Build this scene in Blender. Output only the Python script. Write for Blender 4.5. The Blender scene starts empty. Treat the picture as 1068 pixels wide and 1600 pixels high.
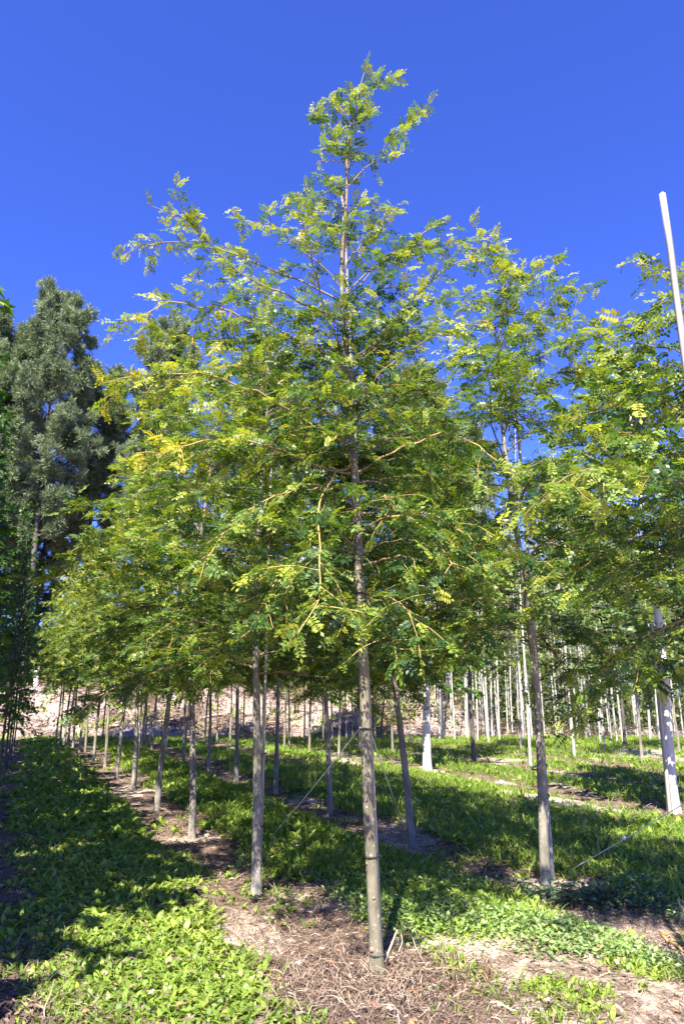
import bpy, math, random
import numpy as np
from mathutils import Vector, Matrix

S = bpy.context.scene
COL = S.collection
R = math.radians
rnd = random.Random(7)

# ------------------------------------------------------------------ camera geometry
F, CX, CY, HZ, CH = 1100.0, 534.0, 800.0, 1092.0, 1.6
PIT = math.atan((HZ - CY) / F)
CP, SP = math.cos(PIT), math.sin(PIT)

def ray(px, py):
    u, v = (px - CX) / F, (CY - py) / F
    return np.array([u, CP - v * SP, SP + v * CP])

def ground(px, py):
    d = ray(px, py); t = -CH / d[2]
    return float(d[0] * t), float(d[1] * t)

def at_depth(px, py, y):
    d = ray(px, py); t = y / d[1]
    return np.array([d[0] * t, y, CH + d[2] * t])

ROWK = 0.4394          # rows run along (-ROWK, 1); q = x + ROWK*y names a row
ROWS = [-0.1, 2.25, 4.72, 7.2, 9.7, 12.1, 14.6, 17.0]

# ------------------------------------------------------------------ noise
def vnoise(x, y, seed=0):
    x = np.asarray(x, float); y = np.asarray(y, float)
    xi = np.floor(x).astype(np.int64); yi = np.floor(y).astype(np.int64)
    fx, fy = x - xi, y - yi
    fx = fx * fx * (3 - 2 * fx); fy = fy * fy * (3 - 2 * fy)
    def h(a, b):
        n = (a * 374761393 + b * 668265263 + seed * 974711) & 0x7fffffff
        n = ((n ^ (n >> 13)) * 1274126177) & 0x7fffffff
        return ((n ^ (n >> 16)) & 0xffff) / 65535.0
    a, b, c, d = h(xi, yi), h(xi + 1, yi), h(xi, yi + 1), h(xi + 1, yi + 1)
    return (a * (1 - fx) + b * fx) * (1 - fy) + (c * (1 - fx) + d * fx) * fy

def fbm(x, y, seed=0, octv=4):
    s, a, f = 0, 0.5, 1.0
    for k in range(octv):
        s = s + a * vnoise(np.asarray(x) * f, np.asarray(y) * f, seed + k * 17)
        a *= 0.5; f *= 2.03
    return s / (1 - 0.5 ** octv)

def sstep(a, b, x):
    t = np.clip((np.asarray(x, float) - a) / (b - a), 0, 1)
    return t * t * (3 - 2 * t)

def rowdist(x, y):
    q = np.asarray(x) + ROWK * np.asarray(y)
    d = np.full(np.shape(q), 99.0)
    for k, r in enumerate(ROWS):
        if r == 7.2:
            d = np.minimum(d, np.where(np.asarray(y) > 19, np.abs(q - r), 99))
        else:
            d = np.minimum(d, np.abs(q - r))
    return d * 0.915

def gz(x, y):
    x = np.asarray(x, float); y = np.asarray(y, float)
    fade = 1 - sstep(60, 110, np.hypot(x, y))
    z = 0.10 * (fbm(x / 3.1, y / 3.1, 3) - 0.5) + 0.03 * (fbm(x * 1.7, y * 1.7, 9) - 0.5)
    z = z + 0.05 * sstep(0.3, 0.8, rowdist(x, y)) - 0.03
    return z * fade

# where green ground cover grows (0..1)
def green(x, y):
    x = np.asarray(x, float); y = np.asarray(y, float)
    q = x + ROWK * y
    rd = rowdist(x, y) + 0.75 * (fbm(x * 0.9, y * 0.9, 21) - 0.5) + 0.3 * (fbm(x * 3, y * 3, 22) - 0.5)
    half = np.where(np.abs(q - 2.25) < 0.8, np.where(y < 7, 0.46, 0.30), np.where(np.abs(q - 4.72) < 0.9, 0.28, np.where(q < 1, 0.10, 0.24)))
    g = np.maximum(sstep(0, 0.26, rd - half), 0.16 * sstep(0.52, 0.62, fbm(x * 1.8, y * 1.8, 23)))
    # sandy, thinly covered ground at the front between the first two rows
    fr = sstep(2.6, 3.1, q) * (1 - sstep(4.9, 5.6, q)) * (1 - sstep(5.2, 6.1, y + 0.3 * (q - 2.7)))
    patch = sstep(0.50, 0.62, fbm(x * 1.6, y * 1.6, 33))
    g = g * (1 - fr) + fr * patch * 0.9 * sstep(0.2, 0.5, rd)
    fr2 = sstep(4.6, 5.3, q) * (1 - sstep(6.0, 6.6, y))
    g = g * (1 - fr2 * 0.75)
    # front edge of the left strip turns to sand
    ed = (1 - sstep(3.85, 4.25, y + 0.5 * (fbm(x * 1.5, y * 1.5, 5) - 0.5))) * sstep(0.9, 1.5, q)
    g = g * (1 - 0.75 * ed)
    # bare sandy patches in the third alley
    bp = sstep(0.57, 0.66, fbm(x * 0.55 + 7, y * 0.3, 41)) * sstep(7.0, 8.5, q) * (1 - sstep(25, 30, y))
    g = g * (1 - 0.8 * bp)
    g = g * (1 - sstep(30.5, 32, y))
    return g

# ------------------------------------------------------------------ mesh helpers
class MB:
    def __init__(s): s.v = []; s.f = []; s.m = []; s.t = []; s.n = 0; s.sm = []
    def add(s, v, f, mat=0, tint=0.5, smooth=False):
        v = np.asarray(v, np.float32).reshape(-1, 3); f = np.asarray(f, np.int64).reshape(-1, 4)
        s.v.append(v); s.f.append(f + s.n); s.n += len(v)
        s.m.append(np.full(len(f), mat, np.int32)); s.sm.append(np.full(len(f), smooth, bool))
        t = np.asarray(tint, np.float32)
        s.t.append(np.broadcast_to(t, (len(v),)).astype(np.float32))
    def tube(s, pts, rad, k=6, mat=0, tint=0.5, cap=True):
        pts = np.asarray(pts, float); n = len(pts); rad = np.broadcast_to(np.asarray(rad, float), (n,))
        T = np.gradient(pts, axis=0); T /= np.linalg.norm(T, axis=1)[:, None] + 1e-9
        ref = np.array([0.31, 0.95, 0.1]) if abs(T[0, 2]) > 0.8 else np.array([0, 0, 1.0])
        A = np.cross(T, ref); A /= np.linalg.norm(A, axis=1)[:, None] + 1e-9
        B = np.cross(T, A)
        ang = np.arange(k) * 2 * math.pi / k
        V = pts[:, None] + rad[:, None, None] * (np.cos(ang)[None, :, None] * A[:, None] + np.sin(ang)[None, :, None] * B[:, None])
        V = V.reshape(-1, 3)
        i = np.arange(n - 1)[:, None] * k; j = np.arange(k)[None]; j2 = (j + 1) % k
        Q = np.stack([i + j, i + j2, i + k + j2, i + k + j], -1).reshape(-1, 4)
        tt = np.repeat(np.broadcast_to(np.asarray(tint, float), (n,)), k)
        s.add(V, Q, mat, tt, True)
        if cap and k % 2 == 0:
            for base in (0, (n - 1) * k):
                c = [[base + a, base + a + 1, base + k - 2 - a, base + k - 1 - a] for a in range(0, k // 2 - 1)]
                s.f.append(np.array(c) + s.n - len(V)); s.m.append(np.full(len(c), mat, np.int32)); s.sm.append(np.zeros(len(c), bool))
    def mesh(s, name, mats):
        me = bpy.data.meshes.new(name)
        V = np.concatenate(s.v); Fc = np.concatenate(s.f)
        me.vertices.add(len(V)); me.vertices.foreach_set('co', V.ravel())
        me.loops.add(Fc.size); me.loops.foreach_set('vertex_index', Fc.ravel().astype(np.int32))
        me.polygons.add(len(Fc)); me.polygons.foreach_set('loop_start', (np.arange(len(Fc)) * 4).astype(np.int32))
        try: me.polygons.foreach_set('loop_total', np.full(len(Fc), 4, np.int32))
        except Exception: pass
        me.polygons.foreach_set('material_index', np.concatenate(s.m))
        me.polygons.foreach_set('use_smooth', np.concatenate(s.sm))
        a = me.attributes.new('tint', 'FLOAT', 'POINT'); a.data.foreach_set('value', np.concatenate(s.t))
        for m in (mats if isinstance(mats, (list, tuple)) else [mats]): me.materials.append(m)
        me.update(calc_edges=True); me.validate()
        return me

def norm(a): return a / (np.linalg.norm(a, axis=-1, keepdims=True) + 1e-9)

def stamp(mb, tmpl, P, D, N, Sc, A, mat=0):
    """lay copies of a small template (verts, quads) at P, pointing along D, facing N"""
    TV, TF = tmpl
    P = np.asarray(P, float)
    if len(P) == 0: return
    D = norm(np.asarray(D, float)); Y = norm(np.cross(N, D)); Z = np.cross(D, Y)
    Sc = np.broadcast_to(np.asarray(Sc, float), (len(P),))
    V = P[:, None] + Sc[:, None, None] * (TV[None, :, 0:1] * D[:, None] + TV[None, :, 1:2] * Y[:, None] + TV[None, :, 2:3] * Z[:, None])
    n = len(TV)
    Q = TF[None] + (np.arange(len(P)) * n)[:, None, None]
    mb.add(V.reshape(-1, 3), Q.reshape(-1, 4), mat, np.repeat(np.broadcast_to(A, (len(P),)), n))

def tag(o, label=None, cat=None, group=None, kind=None):
    if label: o['label'] = label
    if cat: o['category'] = cat
    if group: o['group'] = group
    if kind: o['kind'] = kind
    return o

def obj(name, me, parent=None):
    o = bpy.data.objects.new(name, me); COL.objects.link(o)
    if parent: o.parent = parent
    return o

def empty(name, loc=(0, 0, 0), rz=0, sc=1):
    o = bpy.data.objects.new(name, None); COL.objects.link(o)
    o.location = loc; o.rotation_euler = (0, 0, rz); o.scale = (sc,) * 3 if not isinstance(sc, tuple) else sc
    o.empty_display_size = 0.2
    return o

# ------------------------------------------------------------------ materials
def newmat(name):
    m = bpy.data.materials.new(name); m.use_nodes = True
    nt = m.node_tree; nt.nodes.clear()
    return m, nt, nt.nodes, nt.links

def ramp(nodes, stops, interp='LINEAR'):
    r = nodes.new('ShaderNodeValToRGB'); e = r.color_ramp.elements
    r.color_ramp.interpolation = interp
    while len(e) < len(stops): e.new(0.5)
    for el, (p, c) in zip(e, stops): el.position = p; el.color = (*c, 1)
    return r

def noise(nodes, links, scale, detail=4, rough=0.6, coord=None, stretch=None):
    n = nodes.new('ShaderNodeTexNoise'); n.inputs['Scale'].default_value = scale
    n.inputs['Detail'].default_value = detail; n.inputs['Roughness'].default_value = rough
    if coord is None:
        tc = nodes.new('ShaderNodeTexCoord'); coord = tc.outputs['Object']
    if stretch:
        mp = nodes.new('ShaderNodeMapping'); mp.inputs['Scale'].default_value = stretch
        links.new(coord, mp.inputs['Vector']); coord = mp.outputs['Vector']
    links.new(coord, n.inputs['Vector'])
    return n

def leaf_mat(name, stops, trans=0.35, rough=0.42, spec=0.35, tcol=(1.0, 1.25, 0.5)):
    m, nt, N, L = newmat(name)
    at = N.new('ShaderNodeAttribute'); at.attribute_name = 'tint'
    r = ramp(N, stops); L.new(at.outputs['Fac'], r.inputs['Fac'])
    p = N.new('ShaderNodeBsdfPrincipled'); p.inputs['Roughness'].default_value = rough
    p.inputs['Specular IOR Level'].default_value = spec
    L.new(r.outputs['Color'], p.inputs['Base Color'])
    t = N.new('ShaderNodeBsdfTranslucent')
    mx = N.new('ShaderNodeMix'); mx.data_type = 'RGBA'; mx.blend_type = 'MULTIPLY'; mx.inputs[0].default_value = 1
    L.new(r.outputs['Color'], mx.inputs[6]); mx.inputs[7].default_value = (*tcol, 1)
    L.new(mx.outputs[2], t.inputs['Color'])
    ms = N.new('ShaderNodeMixShader'); ms.inputs[0].default_value = trans
    L.new(p.outputs[0], ms.inputs[1]); L.new(t.outputs[0], ms.inputs[2])
    o = N.new('ShaderNodeOutputMaterial'); L.new(ms.outputs[0], o.inputs['Surface'])
    return m

def bark_mat(name, dark, light, spot, scale=14, stretch=(1, 1, 0.35), bump=0.4, rough=0.8):
    m, nt, N, L = newmat(name)
    tc = N.new('ShaderNodeTexCoord'); oi = N.new('ShaderNodeObjectInfo')
    ad = N.new('ShaderNodeVectorMath'); ad.operation = 'ADD'
    L.new(tc.outputs['Object'], ad.inputs[0]); L.new(oi.outputs['Location'], ad.inputs[1])
    n1 = noise(N, L, scale, 5, 0.65, ad.outputs[0], stretch)
    r = ramp(N, [(0.25, dark), (0.5, tuple(0.5 * (a + b) for a, b in zip(dark, light))), (0.72, light)])
    L.new(n1.outputs['Fac'], r.inputs['Fac'])
    n2 = noise(N, L, scale * 6, 2, 0.5, ad.outputs[0], (1, 1, 0.6))
    r2 = ramp(N, [(0.64, (0, 0, 0)), (0.72, (1, 1, 1))]); L.new(n2.outputs['Fac'], r2.inputs['Fac'])
    mx = N.new('ShaderNodeMix'); mx.data_type = 'RGBA'
    L.new(r2.outputs['Color'], mx.inputs[0]); L.new(r.outputs['Color'], mx.inputs[6]); mx.inputs[7].default_value = (*spot, 1)
    p = N.new('ShaderNodeBsdfPrincipled'); p.inputs['Roughness'].default_value = rough
    p.inputs['Specular IOR Level'].default_value = 0.25
    L.new(mx.outputs[2], p.inputs['Base Color'])
    b = N.new('ShaderNodeBump'); b.inputs['Strength'].default_value = bump; b.inputs['Distance'].default_value = 0.01
    L.new(n1.outputs['Fac'], b.inputs['Height']); L.new(b.outputs[0], p.inputs['Normal'])
    o = N.new('ShaderNodeOutputMaterial'); L.new(p.outputs[0], o.inputs['Surface'])
    return m

def tint_mat(name, stops, rough=0.85, spec=0.2):
    m, nt, N, L = newmat(name)
    at = N.new('ShaderNodeAttribute'); at.attribute_name = 'tint'
    r = ramp(N, stops); L.new(at.outputs['Fac'], r.inputs['Fac'])
    n = noise(N, L, 40, 3)
    mx = N.new('ShaderNodeMix'); mx.data_type = 'RGBA'; mx.blend_type = 'MULTIPLY'; mx.inputs[0].default_value = 0.5
    L.new(r.outputs['Color'], mx.inputs[6]); L.new(n.outputs['Fac'], mx.inputs[7])
    g = N.new('ShaderNodeMix'); g.data_type = 'RGBA'; g.blend_type = 'ADD'; g.inputs[0].default_value = 0.25
    L.new(mx.outputs[2], g.inputs[6]); L.new(r.outputs['Color'], g.inputs[7])
    p = N.new('ShaderNodeBsdfPrincipled'); p.inputs['Roughness'].default_value = rough
    p.inputs['Specular IOR Level'].default_value = spec
    L.new(g.outputs[2], p.inputs['Base Color'])
    o = N.new('ShaderNodeOutputMaterial'); L.new(p.outputs[0], o.inputs['Surface'])
    return m

M = {}
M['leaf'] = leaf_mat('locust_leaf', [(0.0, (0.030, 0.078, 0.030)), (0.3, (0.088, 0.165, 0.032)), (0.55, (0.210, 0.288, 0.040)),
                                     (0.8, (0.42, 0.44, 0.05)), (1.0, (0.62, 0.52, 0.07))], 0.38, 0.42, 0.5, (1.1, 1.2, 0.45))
M['twig'] = tint_mat('twig_bark', [(0.0, (0.20, 0.17, 0.12)), (0.35, (0.22, 0.15, 0.085)), (0.65, (0.38, 0.24, 0.09)), (1.0, (0.56, 0.37, 0.13))], 0.6, 0.3)
M['bark'] = bark_mat('young_bark', (0.085, 0.072, 0.045), (0.27, 0.24, 0.165), (0.44, 0.39, 0.30), 11, (1, 1, 0.45), 0.7)
M['bark_grey'] = bark_mat('grey_bark', (0.10, 0.085, 0.06), (0.35, 0.315, 0.25), (0.5, 0.46, 0.38), 9, (1, 1, 0.4), 0.6)
M['bark_white'] = bark_mat('white_bark', (0.30, 0.275, 0.23), (0.60, 0.57, 0.50), (0.14, 0.12, 0.10), 5, (1, 1, 0.5))
M['bark_dark'] = bark_mat('dark_bark', (0.045, 0.038, 0.03), (0.15, 0.13, 0.11), (0.2, 0.18, 0.15), 9)
M['whitewash'] = bark_mat('whitewashed_bark', (0.45, 0.41, 0.35), (0.74, 0.70, 0.62), (0.5, 0.44, 0.36), 8, (1, 1, 0.2))
M['stake'] = bark_mat('weathered_stake_wood', (0.24, 0.215, 0.18), (0.54, 0.50, 0.43), (0.25, 0.21, 0.17), 12, (1, 1, 0.08))
M['scar'] = bark_mat('pruning_scar', (0.22, 0.12, 0.08), (0.42, 0.27, 0.19), (0.2, 0.12, 0.09), 60)
M['plane_leaf'] = leaf_mat('plane_leaf', [(0, (0.018, 0.05, 0.012)), (0.5, (0.05, 0.115, 0.02)), (0.85, (0.13, 0.21, 0.035)), (1, (0.24, 0.30, 0.08))], 0.30, 0.4, 0.45)
M['sweet_leaf'] = leaf_mat('sweetgum_leaf', [(0, (0.025, 0.07, 0.02)), (0.5, (0.07, 0.165, 0.028)), (0.85, (0.18, 0.28, 0.04)), (1, (0.32, 0.38, 0.06))], 0.32, 0.35, 0.5)
M['tulip_leaf'] = leaf_mat('tulip_leaf', [(0, (0.06, 0.12, 0.04)), (0.5, (0.15, 0.23, 0.08)), (0.85, (0.28, 0.36, 0.14)), (1, (0.42, 0.48, 0.25))], 0.32, 0.4, 0.45)
M['grove_leaf'] = leaf_mat('grove_leaf', [(0, (0.14, 0.17, 0.08)), (0.5, (0.31, 0.35, 0.18)), (1, (0.48, 0.49, 0.28))], 0.48, 0.5, 0.3)
M['needle'] = leaf_mat('pine_needle', [(0, (0.07, 0.105, 0.055)), (0.5, (0.185, 0.235, 0.115)), (1, (0.33, 0.37, 0.21))], 0.3, 0.45, 0.4, (1.0, 1.1, 0.7))
M['weed'] = leaf_mat('weed_leaf', [(0, (0.065, 0.12, 0.02)), (0.4, (0.19, 0.28, 0.045)), (0.75, (0.33, 0.42, 0.07)), (1, (0.48, 0.50, 0.13))], 0.36, 0.42, 0.4, (1.1, 1.2, 0.45))
M['grass'] = leaf_mat('grass_blade', [(0, (0.06, 0.12, 0.015)), (0.45, (0.17, 0.28, 0.03)), (0.8, (0.30, 0.40, 0.06)), (1, (0.48, 0.45, 0.18))], 0.34, 0.45, 0.35, (1.1, 1.2, 0.45))
M['clover'] = leaf_mat('clover_leaf', [(0, (0.09, 0.17, 0.05)), (0.5, (0.23, 0.34, 0.11)), (1, (0.42, 0.50, 0.22))], 0.28, 0.45, 0.4)
M['ivy'] = leaf_mat('ivy_leaf', [(0, (0.02, 0.05, 0.02)), (0.6, (0.06, 0.12, 0.05)), (1, (0.14, 0.2, 0.09))], 0.2, 0.35, 0.5)
M['litter'] = tint_mat('dry_litter', [(0, (0.075, 0.05, 0.038)), (0.4, (0.185, 0.128, 0.098)), (0.75, (0.37, 0.28, 0.215)), (0.93, (0.55, 0.44, 0.33)), (1, (0.36, 0.14, 0.06))])
M['straw'] = tint_mat('dead_straw', [(0, (0.20, 0.12, 0.06)), (0.5, (0.40, 0.28, 0.16)), (1, (0.62, 0.50, 0.35))], 0.6, 0.3)
M['cord'] = tint_mat('pale_cord', [(0, (0.5, 0.56, 0.55)), (1, (0.75, 0.8, 0.78))], 0.6, 0.3)
M['tie'] = tint_mat('black_tie', [(0, (0.02, 0.02, 0.02)), (1, (0.04, 0.05, 0.05))], 0.5, 0.4)

def ground_mat(name, bank=False):
    m, nt, N, L = newmat(name)
    tc = N.new('ShaderNodeTexCoord'); co = tc.outputs['Object']
    at = N.new('ShaderNodeAttribute'); at.attribute_name = 'tint'      # share of plant litter and humus lying on the sand
    big = noise(N, L, 1.3, 6, 0.65, co); fine = noise(N, L, 38, 5, 0.7, co); mid = noise(N, L, 7, 6, 0.7, co)
    sand = ramp(N, [(0.3, (0.44, 0.345, 0.27)), (0.55, (0.62, 0.505, 0.40)), (0.75, (0.76, 0.65, 0.53))] if not bank else
                [(0.28, (0.34, 0.24, 0.20)), (0.5, (0.54, 0.42, 0.36)), (0.72, (0.72, 0.60, 0.53))])
    L.new(fine.outputs['Fac'], sand.inputs['Fac'])
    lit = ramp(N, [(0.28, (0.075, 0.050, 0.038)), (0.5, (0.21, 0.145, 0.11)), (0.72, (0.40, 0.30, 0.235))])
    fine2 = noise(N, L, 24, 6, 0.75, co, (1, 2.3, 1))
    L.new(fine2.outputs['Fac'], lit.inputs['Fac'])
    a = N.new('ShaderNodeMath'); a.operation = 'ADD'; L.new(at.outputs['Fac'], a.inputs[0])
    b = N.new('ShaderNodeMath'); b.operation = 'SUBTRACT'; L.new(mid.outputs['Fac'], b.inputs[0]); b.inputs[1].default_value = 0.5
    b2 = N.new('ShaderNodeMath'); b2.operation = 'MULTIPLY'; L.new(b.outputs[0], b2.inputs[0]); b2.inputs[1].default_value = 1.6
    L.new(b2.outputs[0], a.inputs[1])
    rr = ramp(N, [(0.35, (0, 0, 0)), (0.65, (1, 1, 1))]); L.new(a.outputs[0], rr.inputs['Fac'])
    mx = N.new('ShaderNodeMix'); mx.data_type = 'RGBA'
    L.new(rr.outputs['Color'], mx.inputs[0]); L.new(sand.outputs['Color'], mx.inputs[6]); L.new(lit.outputs['Color'], mx.inputs[7])
    v = N.new('ShaderNodeMix'); v.data_type = 'RGBA'; v.blend_type = 'MULTIPLY'; v.inputs[0].default_value = 0.5
    br = ramp(N, [(0.3, (0.6, 0.57, 0.55)), (0.7, (1, 1, 1))]); L.new(big.outputs['Fac'], br.inputs['Fac'])
    L.new(mx.outputs[2], v.inputs[6]); L.new(br.outputs['Color'], v.inputs[7])
    p = N.new('ShaderNodeBsdfPrincipled'); p.inputs['Roughness'].default_value = 0.95; p.inputs['Specular IOR Level'].default_value = 0.1
    L.new(v.outputs[2], p.inputs['Base Color'])
    bm = N.new('ShaderNodeBump'); bm.inputs['Strength'].default_value = 0.8; bm.inputs['Distance'].default_value = 0.02 if not bank else 0.15
    hs = N.new('ShaderNodeMath'); hs.operation = 'ADD'; L.new(fine.outputs['Fac'], hs.inputs[0]); L.new(mid.outputs['Fac'], hs.inputs[1])
    L.new(hs.outputs[0], bm.inputs['Height']); L.new(bm.outputs[0], p.inputs['Normal'])
    o = N.new('ShaderNodeOutputMaterial'); L.new(p.outputs[0], o.inputs['Surface'])
    return m

# ------------------------------------------------------------------ ground
def axis(lo, hi, dlo, dhi, step, grow=1.22):
    a = list(np.arange(dlo, dhi + 1e-6, step)); s = step
    while a[-1] < hi: s *= grow; a.append(a[-1] + s)
    s = step
    while a[0] > lo: s *= grow; a.insert(0, a[0] - s)
    return np.array(a)

gx = axis(-400, 400, -5, 6, 0.09); gy = axis(-120, 600, 2.5, 14, 0.09)
X, Y = np.meshgrid(gx, gy)
Zg = gz(X, Y)
mb = MB()
nx, ny = len(gx), len(gy)
i = np.arange(ny - 1)[:, None] * nx + np.arange(nx - 1)[None]
Q = np.stack([i, i + 1, i + nx + 1, i + nx], -1)
rdn = rowdist(X, Y)
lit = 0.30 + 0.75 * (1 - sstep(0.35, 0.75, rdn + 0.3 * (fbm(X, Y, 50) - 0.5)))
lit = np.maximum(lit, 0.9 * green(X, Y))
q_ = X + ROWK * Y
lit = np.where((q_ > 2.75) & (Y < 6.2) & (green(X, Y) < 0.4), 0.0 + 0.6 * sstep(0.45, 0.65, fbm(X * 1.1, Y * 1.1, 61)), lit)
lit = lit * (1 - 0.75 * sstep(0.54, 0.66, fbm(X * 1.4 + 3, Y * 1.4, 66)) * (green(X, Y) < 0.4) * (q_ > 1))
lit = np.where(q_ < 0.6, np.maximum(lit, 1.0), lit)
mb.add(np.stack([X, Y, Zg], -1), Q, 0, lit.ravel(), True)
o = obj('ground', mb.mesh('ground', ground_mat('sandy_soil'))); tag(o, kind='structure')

# earth bank behind the plantation
bx = np.arange(-60, 40, 0.4); by = np.concatenate([np.arange(30.6, 38, 0.3), np.arange(38, 90, 2.5)])
BX, BY = np.meshgrid(bx, by)
def bankz(x, y):
    x = np.asarray(x, float); y = np.asarray(y, float)
    e = 31.6 + 0.9 * (fbm(x / 4, y * 0 + 2.2, 71) - 0.5)
    h = 2.15 * sstep(0, 4.2, y - e) + 0.25 * sstep(5, 30, y - e)
    h = h * (1 - 0.9 * sstep(3.5, 9, x)) 
    return h + (0.5 * (fbm(x / 1.6, y / 1.6, 77) - 0.5) + 0.22 * (fbm(x * 1.6, y * 1.6, 78) - 0.5)) * sstep(0.2, 1.5, y - e) - 0.12 * (1 - sstep(0, 0.8, y - e))
mb = MB(); nx, ny = len(bx), len(by)
i = np.arange(ny - 1)[:, None] * nx + np.arange(nx - 1)[None]
mb.add(np.stack([BX, BY, bankz(BX, BY)], -1), np.stack([i, i + 1, i + nx + 1, i + nx], -1), 0, (0.12 + 0.55 * sstep(0.45, 0.7, fbm(BX / 1.5, BY / 1.5, 79)) + 0.5 * sstep(35.5, 37, BY)).ravel(), True)
o = obj('bank', mb.mesh('bank', ground_mat('bare_bank_earth', True))); tag(o, kind='structure')

# ------------------------------------------------------------------ leaf templates
def pinnate(pairs, seed):
    r = random.Random(seed); V = []; Fq = []
    for k in range(pairs + 1):
        t = 0.16 + 0.80 * k / pairs
        z0 = -0.16 * t * t
        for sd in ((-1, 1) if k < pairs else (0,)):
            l = 0.235 * (0.75 + 0.5 * math.sin(math.pi * (0.15 + 0.75 * t))) * r.uniform(0.85, 1.15)
            fwd = 0.28 + r.uniform(-0.12, 0.12) if sd else 1.0
            dx, dy = (fwd * l, sd * l * math.sqrt(max(0.05, 1 - fwd * fwd))) if sd else (l, 0)
            dz = r.uniform(-0.6, 0.25) * l
            nx_, ny_ = -dy, dx
            w = 0.30
            b = len(V)
            V += [(t, 0.01 * sd, z0), (t + 0.5 * dx + w * nx_, 0.5 * dy + w * ny_, z0 + 0.55 * dz + r.uniform(-.02, .02)),
                  (t + dx, dy, z0 + dz), (t + 0.5 * dx - w * nx_, 0.5 * dy - w * ny_, z0 + 0.55 * dz + r.uniform(-.02, .02))]
            Fq.append([b, b + 1, b + 2, b + 3])
    b = len(V)
    V += [(0, -0.010, 0), (0, 0.010, 0), (0.55, 0.007, -0.05), (0.55, -0.007, -0.05), (1, 0.004, -0.16), (1, -0.004, -0.16)]
    Fq += [[b, b + 1, b + 2, b + 3], [b + 3, b + 2, b + 4, b + 5]]
    return np.array(V), np.array(Fq)
PIN = [pinnate(p, s) for p, s in ((5, 1), (6, 2), (6, 3), (5, 4))]

def star(lobes, inner, seed, droop=0.18):
    r = random.Random(seed); V = [(0.12, 0, 0)]; Fq = []
    ang = [(-1 + 2 * k / (lobes - 1)) * R(118) for k in range(lobes)]
    ln = [0.55 + 0.45 * math.cos(a * 0.55) for a in ang]
    pts = []
    for k in range(lobes):
        pts.append((ang[k], ln[k]))
    def at(a, l): return (0.12 + 0.6 * l * math.cos(a), 0.6 * l * math.sin(a), -droop * l * l + r.uniform(-.03, .03))
    half = R(118) / (lobes - 1)
    for k, (a, l) in enumerate(pts):
        b = len(V)
        V += [at(a - half, inner), at(a, l), at(a + half, inner)]
        Fq.append([0, b, b + 1, b + 2])
    b = len(V); V += [(-0.35, -0.008, 0.05), (-0.35, 0.008, 0.05), (0.14, 0.008, 0), (0.14, -0.008, 0)]
    Fq.append([b, b + 1, b + 2, b + 3])
    return np.array(V, float), np.array(Fq)
STAR = [star(5, 0.42, 1), star(5, 0.46, 2)]
PLANE = [star(5, 0.62, 3), star(5, 0.58, 4)]
TULIP = [star(4, 0.72, 5), star(5, 0.75, 6)]
OVAL = [(np.array([(0, 0, 0), (0.5, 0.32, 0.04), (1, 0, -0.08), (0.5, -0.32, 0.04)]), np.array([[0, 1, 2, 3]]))]
def blade(w, bend, base=0.5):
    V = [(0, -w * base, 0), (0, w * base, 0), (0.4, -w, 0.06), (0.4, w, 0.06), (0.75, -w * 0.8, 0.06 - bend * 0.4), (0.75, w * 0.8, 0.06 - bend * 0.4), (1, -0.01, -bend), (1, 0.01, -bend)]
    return np.array(V, float), np.array([[0, 1, 3, 2], [2, 3, 5, 4], [4, 5, 7, 6]])
BROAD = [blade(0.16, 0.25), blade(0.21, 0.12), blade(0.15, 0.4), blade(0.24, 0.3)]
GRASS = [blade(0.035, 0.25, 0.8), blade(0.045, 0.45, 0.8)]
NEED = [blade(0.05, 0.1, 0.6)]

# ------------------------------------------------------------------ tree growing
class Leaves:
    def __init__(s): s.P = []; s.D = []; s.N = []; s.S = []; s.A = []
    def put(s, p, d, n, sc, a): s.P.append(p); s.D.append(d); s.N.append(n); s.S.append(sc); s.A.append(a)
    def flush(s, mb, tmpls, rng, mat=0):
        if not s.P: return
        P, D, N, Sc, A = map(np.array, (s.P, s.D, s.N, s.S, s.A))
        ch = rng.integers(0, len(tmpls), len(P))
        for k, t in enumerate(tmpls):
            w = ch == k
            stamp(mb, t, P[w], D[w], N[w], Sc[w], A[w], mat)

def spline(pts, n):
    pts = np.asarray(pts, float); m = len(pts)
    if m == 2: return pts[0] + np.linspace(0, 1, n)[:, None] * (pts[1] - pts[0])
    P = np.vstack([2 * pts[0] - pts[1], pts, 2 * pts[-1] - pts[-2]])
    out = []
    for u in np.linspace(0, m - 1 - 1e-9, n):
        k = int(u); t = u - k; a, b, c, d = P[k:k + 4]
        out.append(0.5 * (2 * b + (c - a) * t + (2 * a - 5 * b + 4 * c - d) * t * t + (3 * b - a - 3 * c + d) * t ** 3))
    return np.array(out)

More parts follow.
